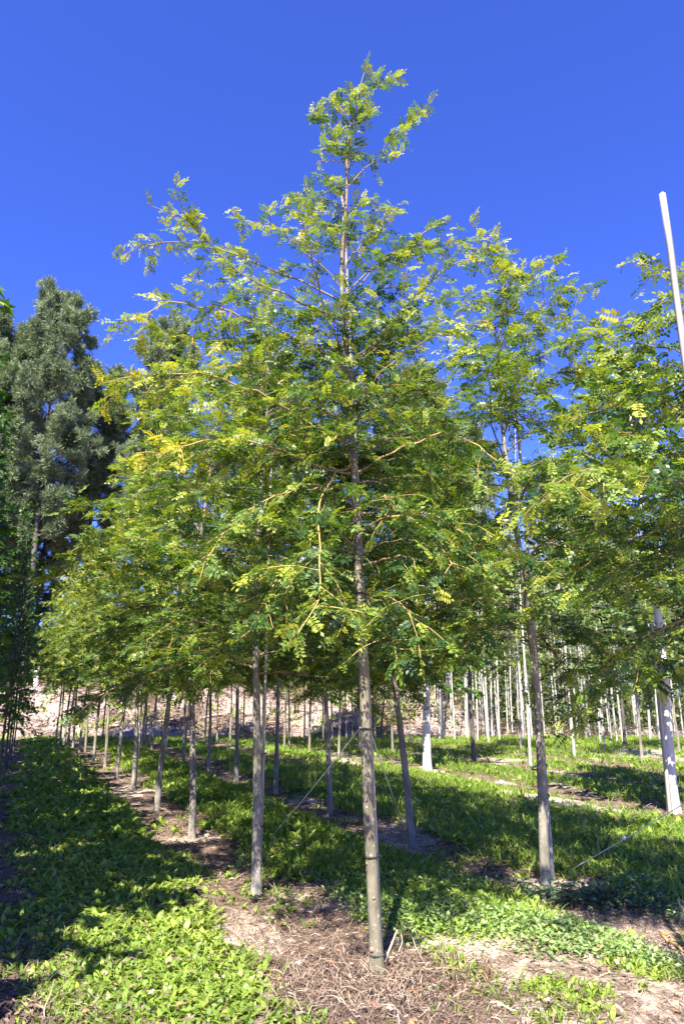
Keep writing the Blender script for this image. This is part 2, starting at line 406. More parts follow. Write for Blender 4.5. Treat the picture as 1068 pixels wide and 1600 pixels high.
UP = np.array([0, 0, 1.0])
def clothe(pts, r0, wood, lv, rng, rmax=1.8, start=0.22, dens=1.0, sub=1.0, leafs=0.155, orange=0.5, gold=0.0, wmat=0, step=0.066, lstep=0.025):
    """side twigs and leaves along a limb"""
    n = 14; P = spline(pts, n)
    seg = np.linalg.norm(np.diff(P, axis=0), axis=1); cum = np.concatenate([[0], np.cumsum(seg)]); L = cum[-1]
    P = P + np.concatenate([np.zeros((1, 3)), rng.normal(0, 0.012 * min(1, L), (n - 1, 3))])
    wood.tube(P, np.linspace(r0, max(0.0022, r0 * 0.18), n), 5, wmat, np.linspace(orange * 0.5, min(1, orange + 0.25), n), False)
    sd = 1; s = start * L
    def leafrow(Q, s0, goldb, frac=1.0):
        nn = len(Q); sg = np.linalg.norm(np.diff(Q, axis=0), axis=1); cm = np.concatenate([[0], np.cumsum(sg)]); l = cm[-1]
        d = s0; side = 1
        while d < l:
            k = min(nn - 2, int(np.searchsorted(cm, d) - 1)); k = max(k, 0)
            t = (d - cm[k]) / (sg[k] + 1e-9); p = Q[k] + t * (Q[k + 1] - Q[k]); tn = norm(Q[k + 1] - Q[k])
            if rng.random() < dens * frac:
                h = norm(np.cross(tn, UP) * side); 
                dd = norm(tn * rng.uniform(0.25, 0.9) + h * rng.uniform(0.5, 1.0) + UP * rng.uniform(-0.4, 0.22) + rng.normal(0, 0.12, 3))
                nrm = norm(UP + rng.normal(0, 0.65, 3))
                out = math.hypot(p[0], p[1]) / rmax
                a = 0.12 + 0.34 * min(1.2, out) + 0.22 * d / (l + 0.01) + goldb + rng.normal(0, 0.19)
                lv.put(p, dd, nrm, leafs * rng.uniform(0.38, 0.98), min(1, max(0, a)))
            side = -side; d += lstep * rng.uniform(0.7, 1.4)
        # leaf at the tip
        lv.put(Q[-1], norm(Q[-1] - Q[-2] + rng.normal(0, 0.1, 3)), norm(UP + rng.normal(0, 0.3, 3)), leafs * rng.uniform(0.6, 1.0), min(1, 0.55 + goldb + 0.3 * rng.random()))
    while s < L * 0.985:
        k = max(0, min(n - 2, int(np.searchsorted(cum, s) - 1)))
        t = (s - cum[k]) / (seg[k] + 1e-9); p = P[k] + t * (P[k + 1] - P[k]); tn = norm(P[k + 1] - P[k])
        h = np.cross(tn, UP); 
        if np.linalg.norm(h) < 0.2: h = np.array([math.cos(s * 40), math.sin(s * 40), 0])
        h = norm(h) * sd
        d = norm(tn * rng.uniform(0.35, 0.95) + h * rng.uniform(0.4, 1.1) + UP * rng.uniform(-0.55, 0.65))
        l = sub * rng.uniform(0.16, 0.62) * (1 - 0.55 * s / L) * min(1.15, 0.45 + L)
        m = 5; st = [p]
        for j in range(m):
            d = norm(d + UP * rng.uniform(-0.16, 0.02) + rng.normal(0, 0.12, 3)); st.append(st[-1] + d * l / m)
        st = np.array(st)
        wood.tube(st, np.linspace(max(0.0028, r0 * 0.28), 0.0016, m + 1), 4, wmat, np.linspace(orange, min(1, orange + 0.35), m + 1), False)
        leafrow(st, 0.03, gold)
        sd = -sd; s += step * rng.uniform(0.6, 1.5)
    leafrow(P, 0.55 * L, gold, 0.7)
    return P

def arch(p0, az, el, L, rng, droop=0.35, n=5):
    """an arching limb: rises, flattens, dips at the tip"""
    pts = [np.array(p0, float)]; e = el
    for k in range(n):
        e -= droop * (0.6 + 0.8 * k / n) * rng.uniform(0.5, 1.3) * 1.6 / n
        az += rng.normal(0, 0.16)
        d = np.array([math.cos(e) * math.cos(az), math.cos(e) * math.sin(az), math.sin(e)])
        pts.append(pts[-1] + d * L / n)
    return pts

def trunk_path(H, rng, lean=0.0, n=16):
    z = np.linspace(-0.06, H, n); t = np.maximum(z, 0) / H
    a, b = rng.uniform(0, 6.28), rng.uniform(0, 6.28)
    return np.stack([0.09 * (np.sin(2.0 * t * 3 + a) - math.sin(a)) * t ** 0.6 + lean * t, 0.08 * (np.sin(2.4 * t * 3 + b) - math.sin(b)) * t ** 0.6, z], 1)

def on(path, z):
    return np.array([np.interp(z, path[:, 2], path[:, 0]), np.interp(z, path[:, 2], path[:, 1]), z])

def trunk_r(z, H, r): return r * (1 - z / H) ** 0.9 + 0.004 + r * 0.25 * np.exp(-np.maximum(z, 0) / 0.12)

def make_trunk(path, H, r, mat, name='trunk', k=12, wob=0.03, rng=None):
    mb = MB(); P = spline(path, 40); rad = trunk_r(P[:, 2], H, r)
    if rng is not None: rad = rad * (1 + rng.normal(0, wob, len(rad)))
    mb.tube(P, rad, k, 0, 0.5); return mb.mesh(name, mat)

def locust(seed, H=6.9, clear=2.2, r=0.045, rmax=1.75, limbs=34, top=1.0, dens=0.9, leafs=0.16):
    rng = np.random.default_rng(seed)
    path = trunk_path(H, rng, rng.uniform(-0.1, 0.1))
    tr = make_trunk(path, H, r, M['bark_grey'], 'young_tree_trunk', 10, 0.03, rng)
    wood = MB(); lv = Leaves(); az = rng.uniform(0, 6.28)
    for i in range(limbs):
        t = i / (limbs - 1); z = clear + (H - clear - 0.5) * t ** 1.2
        az += 2.4 + rng.normal(0, 0.3)
        prof = (0.78 + 0.5 * t) if t < 0.3 else (0.97 - 0.66 * ((t - 0.3) / 0.7))
        L = rmax * prof * rng.uniform(0.7, 1.18)
        el = R(12 + 36 * t + rng.uniform(-8, 14))
        orange = 0.6 * (1 - t) * rng.uniform(0.3, 1.2)
        clothe(arch(on(path, z), az, el, L, rng, 0.75 - 0.25 * t), 0.006 + 0.006 * (1 - t), wood, lv, rng, rmax, 0.18, dens * (1 - 0.6 * t * t), 1.0 - 0.35 * t, leafs, orange, -0.16 + 0.26 * t)  # golder young tips; lower limbs also greener, crown shade put into leaf colour
    clothe([on(path, H - 1.1), on(path, H - 0.4), on(path, H) + np.array([0.05, 0, 0.1])], 0.010, wood, lv, rng, rmax, 0.1, dens * 0.7, 0.5, leafs * 0.8, 0.2, 0.15, step=0.07)
    lv.flush(wood, PIN, rng, 1)
    return dict(trunk=tr, crown=wood.mesh('young_tree_crown', [M['twig'], M['leaf']]), H=H, r=r)

def broadtree(seed, H, clear, r, rmax, tm, lmat, bark, leafs=0.14, limbs=26, lstep=0.06, wash=None, shape='oval', dens=1.0):
    rng = np.random.default_rng(seed)
    path = trunk_path(H, rng, 0)
    tr = make_trunk(path, H, r, bark, 'broadleaf_trunk', 12, 0.02, rng)
    wood = MB(); lv = Leaves(); az = rng.uniform(0, 6.28)
    for i in range(limbs):
        t = i / (limbs - 1); z = clear + (H - clear - 0.3) * t
        az += 2.4 + rng.normal(0, 0.25)
        prof = math.sin(math.pi * (0.18 + 0.78 * t)) if shape == 'oval' else (1.0 - 0.85 * t)
        L = rmax * (0.25 + 0.75 * prof) * rng.uniform(0.75, 1.1)
        clothe(arch(on(path, z), az, R(8 + 50 * t), L, rng, 0.35), 0.012, wood, lv, rng, rmax, 0.15, dens, 0.9, leafs, 0.1, 0.0, step=0.12, lstep=lstep)
    clothe([on(path, H - 0.8), on(path, H)], 0.01, wood, lv, rng, rmax, 0.1, dens, 0.5, leafs, 0.1, 0.1, step=0.1, lstep=lstep)
    lv.flush(wood, tm, rng, 1)
    return dict(trunk=tr, crown=wood.mesh('broadleaf_crown', [M['bark_dark'], lmat]), H=H, r=r)

def grove_tree(seed, H=10.0, clear=3.4, r=0.034, rmax=0.8, bark=None):
    rng = np.random.default_rng(seed); path = trunk_path(H, rng, rng.uniform(-0.25, 0.25))
    tr = make_trunk(path, H, r, bark or M['bark_white'], 'grove_trunk', 8, 0.02, rng)
    wood = MB(); az = 0; P = []; D = []; A = []
    for i in range(9):
        t = i / 8; z = clear + (H - clear - 0.2) * t; az += 2.4
        L = rmax * (0.55 + 0.45 * math.sin(math.pi * min(1, t * 1.1 + 0.15))) * rng.uniform(0.6, 1.15) * (1 - 0.5 * t)
        Q = spline(arch(on(path, z), az, R(38 + 20 * t), L, rng, 0.25, 4), 6)
        wood.tube(Q, np.linspace(0.012, 0.003, 6), 4, 0, 0.2, False)
        m = int(60 * L) + 10
        u = rng.uniform(0.15, 1, m) * 4.999; k = u.astype(int); 
        p = Q[k] + (u - k)[:, None] * (Q[k + 1] - Q[k]) + rng.normal(0, 0.16, (m, 3))
        P.append(p); D.append(rng.normal(0, 1, (m, 3)) - UP * 0.4); A.append(np.clip(0.35 + rng.normal(0, 0.2, m) + 0.2 * t, 0, 1))
    P = np.concatenate(P); D = np.concatenate(D); A = np.concatenate(A)
    stamp(wood, OVAL[0], P, D, norm(UP + rng.normal(0, 0.7, P.shape)), rng.uniform(0.07, 0.13, len(P)), A, 1)
    return dict(trunk=tr, crown=wood.mesh('grove_crown', [M['twig'], M['grove_leaf']]), H=H, r=r)

def pine(seed, H=25, clear=0.34, rmax=4.2):
    rng = np.random.default_rng(seed); path = trunk_path(H, rng, rng.uniform(-0.6, 0.6))
    path[:, :2] *= 2.5
    tr = make_trunk(path, H, 0.24, M['bark_dark'], 'pine_trunk', 10, 0.03, rng)
    wood = MB(); P = []; D = []; A = []; az = 0; n = 60
    for i in range(n):
        t = i / (n - 1); z = H * (clear + (0.95 - clear) * t); az += 2.4 + rng.normal(0, 0.3)
        L = rmax * (0.45 + 0.75 * math.sin(math.pi * (0.12 + 0.8 * t))) * rng.uniform(0.55, 1.15) * (1.0 - 0.22 * t)
        pts = arch(on(path, z), az, R(rng.uniform(0, 25) + 25 * t), L, rng, -0.45, 4)
        Q = spline(pts, 8); wood.tube(Q, np.linspace(0.06, 0.018, 8), 5, 0, 0.1, False)
        ends = [(Q[-1], norm(Q[-1] - Q[-2]))]
        for j in range(int(4 + 4.5 * L)):
            k = rng.integers(2, 7); d = norm(norm(Q[k + 1] - Q[k]) + rng.normal(0, 0.65, 3) + UP * 0.45)
            l = rng.uniform(0.3, 1.0) * (0.4 + 0.2 * L); e = Q[k] + d * l
            wood.tube(np.array([Q[k], e]), [0.018, 0.01], 4, 0, 0.1, False); ends.append((e, norm(d + UP * 0.5)))
        for e, d in ends:
            for c in range(rng.integers(3, 6)):
                c0 = e - d * rng.uniform(0, 0.45) + rng.normal(0, 0.13, 3)
                m = 26
                dd = norm(d * 0.75 + rng.normal(0, 0.62, (m, 3)))
                P.append(np.repeat(c0[None], m, 0) + dd * 0.05); D.append(dd); A.append(np.clip(0.5 + rng.normal(0, 0.17) + rng.normal(0, 0.12, m), 0, 1))
    P = np.concatenate(P); D = np.concatenate(D); A = np.concatenate(A)
    stamp(wood, NEED[0], P, D, norm(rng.normal(0, 1, P.shape)), rng.uniform(0.26, 0.46, len(P)), A, 1)
    return dict(trunk=tr, crown=wood.mesh('pine_crown', [M['bark_dark'], M['needle']]), H=H, r=0.24)

def plant_tree(proto, x, y, label, cat='tree', group=None, name='young_tree', rz=None, sc=1.0, z=None, lean=None):
    t = empty(name, (x, y, float(gz(x, y)) if z is None else z), rnd.uniform(0, 6.28) if rz is None else rz, sc)
    if lean: t.rotation_euler = (lean[0], lean[1], t.rotation_euler[2])
    tag(t, label, cat, group)
    obj('trunk', proto['trunk'], t); obj('crown', proto['crown'], t)
    return t

# ------------------------------------------------------------------ the central tree
hx, hy = ground(590, 1525)
def hp(px, py, dy=0.0):
    return at_depth(px, py, hy + dy) - np.array([hx, hy, 0])
rng = np.random.default_rng(11)
htp = np.array([hp(*p) for p in ((590, 1532), (583, 1400), (575, 1250), (569, 1080), (563, 950), (558, 840), (550, 700), (541, 600), (536, 500), (534, 400), (541, 310), (542, 240), (552, 175), (564, 128), (569, 112))])
HH = htp[-1, 2]
hero = empty('young_tree', (hx, hy, float(gz(hx, hy))))
tag(hero, 'tall slender central tree nearest the camera with sunlit yellow-green leaflets and knotted olive-grey trunk', 'tree', 'young trees of the central row')
mb = MB(); P = spline(htp, 60)
rad = 0.037 * (1 - P[:, 2] / HH) ** 0.85 + 0.003 + 0.016 * np.exp(-np.maximum(P[:, 2], 0) / 0.07)
rw = rad * (1 + rng.normal(0, 0.02, 60)); mb.tube(P[:38], rw[:38], 16); mb.tube(P[37:], rw[37:], 10, 1, 0.3)
trunk = obj('trunk', mb.mesh('trunk', [M['bark'], M['twig']]), hero)
def blob(c, rx, ry, rz, mat, name, parent, seg=8):
    mb = MB(); th = np.linspace(0.05, math.pi - 0.05, 7)
    pts = np.array([[0, 0, math.cos(a)] for a in th]) * rz
    mb.tube(pts, np.sin(th), seg); v = mb.v[0]; v[:, 0] *= rx; v[:, 1] *= ry; v += np.array(c, np.float32)
    return obj(name, mb.mesh(name, mat), parent)
for px, py, s in ((581, 1478, 1.0), (583, 1398, 0.6), (572, 1345, 0.6), (574, 1207, 0.7), (572, 1109, 0.75), (590, 1262, 0.4), (570, 1247, 0.5)):
    p = hp(px, py); c = on(htp, p[2]); ang = math.copysign(1, px - 577) * 0.0
    side = np.clip((p[0] - c[0]) / 0.041, -0.95, 0.95); rr = np.interp(p[2], P[:, 2], rad)
    blob((c[0] + side * rr, c[1] - math.sqrt(1 - side ** 2) * rr, p[2]), 0.017 * s, 0.012 * s, 0.016 * s, M['scar'], 'pruning_scar', trunk)
L_ = [
 # (limb through pixels, depth change at its end, radius, orange, gold)
 ([(543, 292), (580, 250), (615, 215), (652, 180)], 0.15, 0.008, 0.25, 0.12),
 ([(541, 262), (515, 240), (500, 225)], -0.2, 0.005, 0.2, 0.1),
 ([(542, 235), (512, 190), (495, 178)], 0.1, 0.006, 0.2, 0.1),
 ([(549, 190), (525, 165), (520, 160)], -0.2, 0.004, 0.2, 0.12),
 ([(556, 150), (585, 135), (612, 122)], 0.15, 0.004, 0.2, 0.12),
 ([(560, 140), (545, 135), (532, 140)], 0.1, 0.004, 0.2, 0.12),
 ([(534, 500), (460, 465), (385, 430), (300, 350), (240, 318)], -0.35, 0.013, 0.3, 0.1),
 ([(535, 470), (430, 420), (330, 385), (245, 378), (190, 398)], 0.3, 0.012, 0.3, 0.1),
 ([(532, 450), (490, 400), (430, 355), (375, 342)], -0.2, 0.009, 0.3, 0.12),
 ([(530, 560), (505, 470), (482, 380), (462, 320)], -0.5, 0.014, 0.25, 0.12),
 ([(538, 330), (510, 310), (470, 312)], 0.3, 0.007, 0.2, 0.15),
 ([(540, 330), (570, 318), (610, 330)], -0.2, 0.007, 0.2, 0.15),
 ([(536, 420), (570, 370), (600, 345)], 0.4, 0.008, 0.3, 0.12),
 ([(536, 390), (510, 350), (480, 335)], 0.4, 0.008, 0.3, 0.14),
 ([(540, 600), (600, 515), (660, 450), (720, 405), (790, 420)], -0.25, 0.014, 0.35, 0.16),
 ([(537, 460), (585, 410), (640, 382), (672, 350)], 0.3, 0.010, 0.5, 0.05),
 ([(536, 480), (600, 400), (690, 378), (760, 395)], 0.6, 0.010, 0.5, 0.08),
 ([(540, 640), (620, 560), (690, 520), (760, 500)], -0.6, 0.012, 0.4, 0.1),
 ([(540, 570), (440, 520), (350, 485), (270, 470), (190, 500)], -0.55, 0.015, 0.5, 0.12),
 ([(545, 700), (420, 620), (300, 580), (160, 600)], -0.7, 0.016, 0.55, 0.12),
 ([(545, 660), (440, 600), (350, 530), (260, 520)], -0.2, 0.013, 0.5, 0.1),
 ([(550, 740), (400, 690), (300, 690), (215, 720)], -0.9, 0.014, 0.8, 0.1),
 ([(550, 720), (520, 742), (498, 790), (497, 850), (498, 915), (470, 985)], -1.15, 0.013, 0.95, 0.08),
 ([(562, 830), (610, 800), (650, 812), (690, 850), (700, 895)], -0.55, 0.013, 0.9, 0.02),
 ([(556, 780), (480, 760), (400, 790), (300, 880)], -0.7, 0.013, 0.7, 0.0),
 ([(552, 740), (640, 690), (720, 680), (800, 740)], -0.25, 0.013, 0.8, 0.06),
 ([(566, 930), (600, 960), (615, 1000), (650, 1020)], -0.45, 0.010, 0.85, 0.0),
 ([(560, 860), (500, 860), (440, 900), (400, 960)], -0.5, 0.010, 0.6, 0.0),
 ([(555, 800), (640, 790), (720, 830), (780, 880)], -0.1, 0.012, 0.7, 0.0),
]
wood = MB(); lv = Leaves()
clothe([on(htp, HH - 1.9), on(htp, HH - 1.1), on(htp, HH - 0.5), htp[-1]], 0.005, wood, lv, rng, 1.7, 0.05, 0.85, 0.55, 0.12, 0.2, 0.1, step=0.05)
for k, (pp, dy, r0, orange, gold) in enumerate(L_):
    r0 *= 0.72
    n = len(pp); pts = [hp(px, py, dy * (j / (n - 1)) ** 1.2) for j, (px, py) in enumerate(pp)]
    c = on(htp, pts[0][2]); pts[0] = c
    hi = k < 18
    bare = k in (22, 23)
    clothe(pts, r0, wood, lv, rng, 1.7, 0.30 if not bare else 0.62, 0.72 if hi else 0.85, 0.70 if hi else 0.9, 0.125 if hi else 0.16, orange, gold * (1.0 if hi else 0.8) - (0.0 if k < 22 else 0.10), step=0.075 if hi else 0.085)  # lowest limbs lose gold: shade under the crown put into the leaf tint
az = 0.3
for i in range(30):                                    # the limbs hidden behind and between
    t = i / 29; z = 2.15 + 2.15 * t ** 0.95; az += 2.4 + rng.normal(0, 0.3)
    L = (1.5 - 0.65 * t) * rng.uniform(0.7, 1.15) * (0.55 if math.sin(az) < -0.35 else 1.0)
    clothe(arch(on(htp, z), az, R(10 + 34 * t + rng.uniform(-6, 10)), L, rng, 0.7), 0.010, wood, lv, rng, 1.7, 0.12, 0.8, 0.95 - 0.25 * t, 0.15 - 0.03 * t, 0.5 * (1 - t) + 0.1, -0.12 + 0.17 * t)  # leaf tint greener low down, imitating crown shade, golder with height
for i in range(22):                                    # short leafy shoots close to the trunk
    z = rng.uniform(2.35, 4.5); a = rng.uniform(0, 6.28)
    clothe(arch(on(htp, z), a, R(rng.uniform(5, 55)), rng.uniform(0.3, 0.75), rng, 0.5), 0.005, wood, lv, rng, 1.7, 0.05, 1.0, 0.9, 0.13, 0.35, -0.10)
lv.flush(wood, PIN, rng, 1)
obj('crown', wood.mesh('crown', [M['twig'], M['leaf']]), hero)

# ------------------------------------------------------------------ stakes, ties and guy cords
def stake(x, y, h, r, label, ties, tree, lean=(0, 0), group='wooden support stakes tied to the young trees', square=False):
    z0 = float(gz(x, y)); t = empty('support_stake', (x, y, z0)); tag(t, label, 'stake', group)
    mb = MB(); zz = np.linspace(-0.15, h, 14); P = np.stack([lean[0] * zz, lean[1] * zz, zz], 1)
    P[:, :2] += np.random.default_rng(int(abs(x * 91 + y * 13)) + 3).normal(0, 0.0015, (14, 2))
    mb.tube(P, np.linspace(r, r * 0.72, 14), 4 if square else 8)
    obj('pole', mb.mesh('stake_pole', M['stake']), t)
    for z, tx, ty, tr in ties:
        px, py = lean[0] * z, lean[1] * z
        mb = MB(); a = np.linspace(0, 2 * math.pi, 25); dx, dy = tx - x - px, ty - y - py
        ang = math.atan2(dy, dx); d = math.hypot(dx, dy); hl = (d + tr + r) / 2 + 0.004; cx, cy = px + math.cos(ang) * ((d + tr - r) / 2), py + math.sin(ang) * ((d + tr - r) / 2)
        w = max(tr, r) + 0.005
        e = np.stack([np.cos(a) * hl, np.sin(a) * w, np.full(25, z) + 0.006 * np.cos(a)], 1)
        E = np.stack([cx + e[:, 0] * math.cos(ang) - e[:, 1] * math.sin(ang), cy + e[:, 0] * math.sin(ang) + e[:, 1] * math.cos(ang), e[:, 2]], 1)
        mb.tube(E, 0.007, 6); obj('tie', mb.mesh('stake_tie', M['tie']), t)
    return t

def herotie(z):
    c = on(htp, z); return (z, hx + c[0], hy + c[1], float(np.interp(z, P0[:, 2], rad0)))
P0 = spline(htp, 60); rad0 = 0.037 * (1 - P0[:, 2] / HH) ** 0.85 + 0.003
sx, sy = hx + 0.030, hy + 0.085
c5 = on(htp, 5.2)
stake(sx, sy, 5.55, 0.016, 'tall pale wooden stake rising close behind the trunk of the central tree', [herotie(z) for z in (0.12, 0.66, 1.42, 2.3)], hero, ((c5[0] + 0.0 - 0.030) / 5.2, (c5[1] + 0.04 - 0.085) / 5.2))

def cord(name, a, b, label, sag=0.02, knot=None):
    a, b = np.array(a, float), np.array(b, float); u = np.linspace(0, 1, 12)[:, None]
    Q = a + (b - a) * u; Q[:, 2] -= (sag * 4 * u * (1 - u))[:, 0]
    mb = MB(); mb.tube(Q - a, 0.004, 6, 0, 0.7)
    if knot: 
        kp = a + (b - a) * knot; th = np.linspace(0.05, 3.09, 7)
        mb.tube(np.array([[0, 0, 0.018 * math.cos(t)] for t in th]) + kp - a, 0.016 * np.sin(th), 8, 0, 1.0)
    o = obj(name, mb.mesh(name, M['cord'])); o.location = a; return tag(o, label, 'cord', 'pale guy cords running from trunks to the ground')
zt = 1.42; ct = on(htp, zt) + np.array([hx, hy, 0])
g1 = ground(425, 1305); g2 = ground(634, 1292)
cord('guy_cord', ct + np.array([-0.035, 0.02, 0]), (*g1, float(gz(*g1)) - 0.02), 'thin white guy cord from the central trunk down leftward to the grass')
cord('guy_cord', ct + np.array([0.03, 0.03, -0.02]), (*g2, float(gz(*g2)) - 0.02), 'thin white guy cord from the central trunk slanting down towards the dark leaning trunk')

# ------------------------------------------------------------------ prototypes
LOC = [locust(101, 6.9, 2.15, 0.037, 1.85, 44), locust(202, 6.6, 2.3, 0.036, 1.75, 42), locust(303, 6.9, 2.2, 0.038, 1.9, 44, dens=1.0), locust(404, 6.3, 2.4, 0.036, 1.65, 40)]
LOCR = locust(707, 6.7, 2.2, 0.036, 1.95, 46, dens=0.92)
LOCN = locust(808, 4.9, 2.2, 0.036, 2.0, 40, dens=0.9)
LOCF = [locust(505, 6.6, 2.4, 0.036, 1.5, 32, dens=0.8, leafs=0.19), locust(606, 6.9, 2.6, 0.034, 1.45, 32, dens=0.8, leafs=0.19)]
SWEET = [broadtree(31, 7.0, 1.6, 0.045, 1.1, STAR, M['sweet_leaf'], M['bark_dark'], 0.14, 50, 0.03, shape='cone'), broadtree(32, 6.6, 1.8, 0.045, 1.1, STAR, M['sweet_leaf'], M['bark_dark'], 0.14, 48, 0.03, shape='cone')]
PLN = broadtree(41, 8.5, 1.95, 0.10, 2.0, PLANE, M['plane_leaf'], M['whitewash'], 0.25, 40, 0.07)
TUL = broadtree(42, 8.8, 2.2, 0.085, 2.1, TULIP, M['tulip_leaf'], M['whitewash'], 0.19, 66, 0.045)
DRK = broadtree(43, 7.5, 2.6, 0.06, 1.5, PLANE, M['plane_leaf'], M['bark_dark'], 0.22, 24, 0.08)
SML = broadtree(44, 3.6, 1.55, 0.05, 0.95, OVAL, M['plane_leaf'], M['bark_dark'], 0.13, 22, 0.04)
GRV = [grove_tree(s) for s in (51, 52, 53)]
GRVD = grove_tree(54, 9.5, 3.2, 0.055, 0.9, M['bark_dark'])
PIN_T = [pine(s, 25) for s in (61, 62, 63)]

ORD = ['second', 'third', 'fourth', 'fifth', 'sixth', 'seventh', 'eighth', 'ninth', 'tenth', 'eleventh', 'twelfth', 'thirteenth', 'fourteenth', 'fifteenth']
# central row, going away to the left
row1 = [(400, 1396, 0), (300, 1306, 1), (245, 1266, 2), (208, 1230, 0), (182, 1216, 3), (164, 1198, 1), (146, 1189, 2), (133, 1179, 0), (124, 1175, 3), (114, 1171, 1), (106, 1168, 2), (100, 1165, 0), (94, 1163, 3), (87, 1161, 1)]
extra1 = ['with a straight whitish trunk', 'with a smooth pale trunk', 'with a left-bending trunk', 'with a dark-streaked trunk', 'with a mottled pale foot', '', '', '', '', '', '', '', '', '']
for k, (px, py, v) in enumerate(row1):
    x, y = ground(px, py)
    plant_tree(LOC[v] if k < 6 else LOCF[v % 2], x, y, f'young feathery-leaved tree, {ORD[k]} from the camera in the central row' + (', ' + extra1[k] if extra1[k] else ''), 'tree', 'young trees of the central row', sc=((1.1, 1.1, 0.86), (1.12, 1.12, 0.98), (1.1, 1.1, 1.0))[k] if k < 3 else 0.98)
for k, dx, h in ((0, 0.02, 4.4), (3, 0.03, 6.4)):
    x2, y2 = ground(*row1[k][:2])
    stake(x2 + dx, y2 + 0.075, h, 0.017, ('thin pale stake hidden close behind the second tree of the central row', 'tall bleached stake rising above the crown of the fifth tree in the central row')[k > 0], [(z, x2, y2, 0.036) for z in (0.55, 1.15)][:2 if k < 2 else 1], None, (0.0, 0.0))
# right-hand row
row2 = [(852, 1395, 2), (643, 1322, 0), (515, 1270, 1), (430, 1238, 3), (369, 1219, 2), (326, 1204, 0), (287, 1191, 1), (258, 1182, 3), (237, 1171, 2), (221, 1171, 0)]
extra2 = ['nearest in the right row, leaning trunk with a pale stake', 'with a dark trunk leaning left', 'with a blackish trunk beside spindly weeds', 'with a lichen-grey trunk', 'with a thin pale trunk crossed by cords', 'with a dark lower trunk', '', '', '', '']
for k, (px, py, v) in enumerate(row2):
    x, y = ground(px, py)
    lab = ('young feathery-leaved tree ' + extra2[0]) if k == 0 else f'young feathery-leaved tree, {ORD[k-1]} in the right row' + (', ' + extra2[k] if extra2[k] else '')
    plant_tree(LOCR if k == 0 else LOC[v] if k < 5 else LOCF[v % 2], x, y, lab, 'tree', 'young trees of the right row', lean=[(0, -0.01), (0, -0.075), None, None, None, None, None, None, None, None][k], sc=(1.12, 1.12, 0.96) if k == 0 else (1.05, 1.05, 0.95), rz=2.4 if k == 0 else None)
x, y = ground(863, 1368); x2, y2 = ground(852, 1395)
stake(x, y, 5.4, 0.02, 'slim grey stake standing beside the nearest tree of the right row', [(0.75, x2 - 0.02, y2, 0.045), (1.02, x2 - 0.02, y2, 0.045), (2.15, x2 - 0.05, y2, 0.04)], None, (-0.012, -0.012))
# the neighbour just outside the frame on the right, whose branches reach in
nx_, ny_ = 2.78, 4.35
plant_tree(LOCN, nx_, ny_, 'young feathery-leaved tree whose long limbs reach in from the right edge', 'tree', 'young trees of the right row', rz=1.9)
stake(1.935, 3.62, 4.52, 0.026, 'bare square white pole standing against the sky at the right edge', [], None, (0, 0), square=True)
g3 = ground(878, 1362)
cord('guy_cord', (nx_ - 0.05, ny_, 1.42), (*g3, float(gz(*g3)) - 0.02), 'long white knotted guy cord slanting from the right edge towards the staked tree', 0.01, 0.645)

# row of the left edge: star-leaved trees
for k, (px, py, v) in enumerate([(4, 1252, 0), (12, 1222, 1), (17, 1200, 0), (22, 1185, 1), (26, 1175, 0)]):
    x, y = ground(px, py)
    plant_tree(SWEET[v], x - 0.1, y, f'dark star-leaved tree, {("nearest with its trunk visible", "second visible", "third visible", "fourth visible", "fifth visible")[k]} along the left edge row', 'tree', 'star-leaved trees of the left row', 'sweetgum_tree', sc=(0.5, 0.5, 0.72))
for k, (x, y, v, s) in enumerate([(-3.78, 6.9, 1, (0.62, 0.62, 0.8)), (-3.05, 4.4, 0, (0.9, 0.9, 0.66)), (-4.8, 9.3, 0, (0.55, 0.55, 0.8))]):
    plant_tree(SWEET[v], x, y, ['star-leaved tree whose lobed leaves hang in at the left edge', 'star-leaved tree just outside the left edge shading the grass', 'star-leaved tree behind the first leaves at the left edge'][k], 'tree', 'star-leaved trees of the left row', 'sweetgum_tree', sc=s)

WIDE = broadtree(33, 7.6, 1.7, 0.07, 1.75, STAR, M['sweet_leaf'], M['bark_dark'], 0.22, 70, 0.028)
for k, y in enumerate((2.9, 5.0, 7.0, 9.0, 11.0, 13.2, 15.4, 17.6, 19.8, 22.5, 25.2)):
    x = -2.1 - ROWK * y
    plant_tree(WIDE, x, y, 'wide star-leaved tree beyond the left edge, shading the left alley', 'tree', 'wide trees beyond the left edge', 'sweetgum_tree', sc=rnd.uniform(0.84, 1.0))
# whitewashed trees and other mid-distance trees
x, y = ground(667, 1204)
plant_tree(PLN, x, y, 'broad-lobed dark tree with whitewashed lower trunk, right of the central trunk', 'tree', 'trees with whitewashed trunks', 'plane_tree')
x, y = ground(1052, 1268)
tul = plant_tree(TUL, x, y, 'large pale-leaved tree with stout whitewashed trunk near the right edge', 'tree', 'trees with whitewashed trunks', 'tulip_tree', rz=0.6, sc=(1, 1, 0.84))
stake(x - 0.10, y - 0.10, 2.75, 0.035, 'broad bleached board stake against the stout whitewashed trunk at right', [], None, (0.012, 0.0), square=True)
x, y = ground(740, 1190); plant_tree(DRK, x, y, 'dark slim-trunked tree standing alone right of the whitewashed trunk', 'tree', None, 'plane_tree')
for px, py, lab in ((814, 1175, 'dark-trunked tree half hidden left of the staked tree'), (1002, 1188, 'blackish shaded trunk tree left of the stout white trunk'), (976, 1169, 'dark leaning tree in front of the white grove'), (1061, 1177, 'dark thin tree behind the stout white trunk')):
    x, y = ground(px, py); plant_tree(LOCF[rnd.randrange(2)] if px != 976 else GRVD, x, y, lab, 'tree', None, 'young_tree')
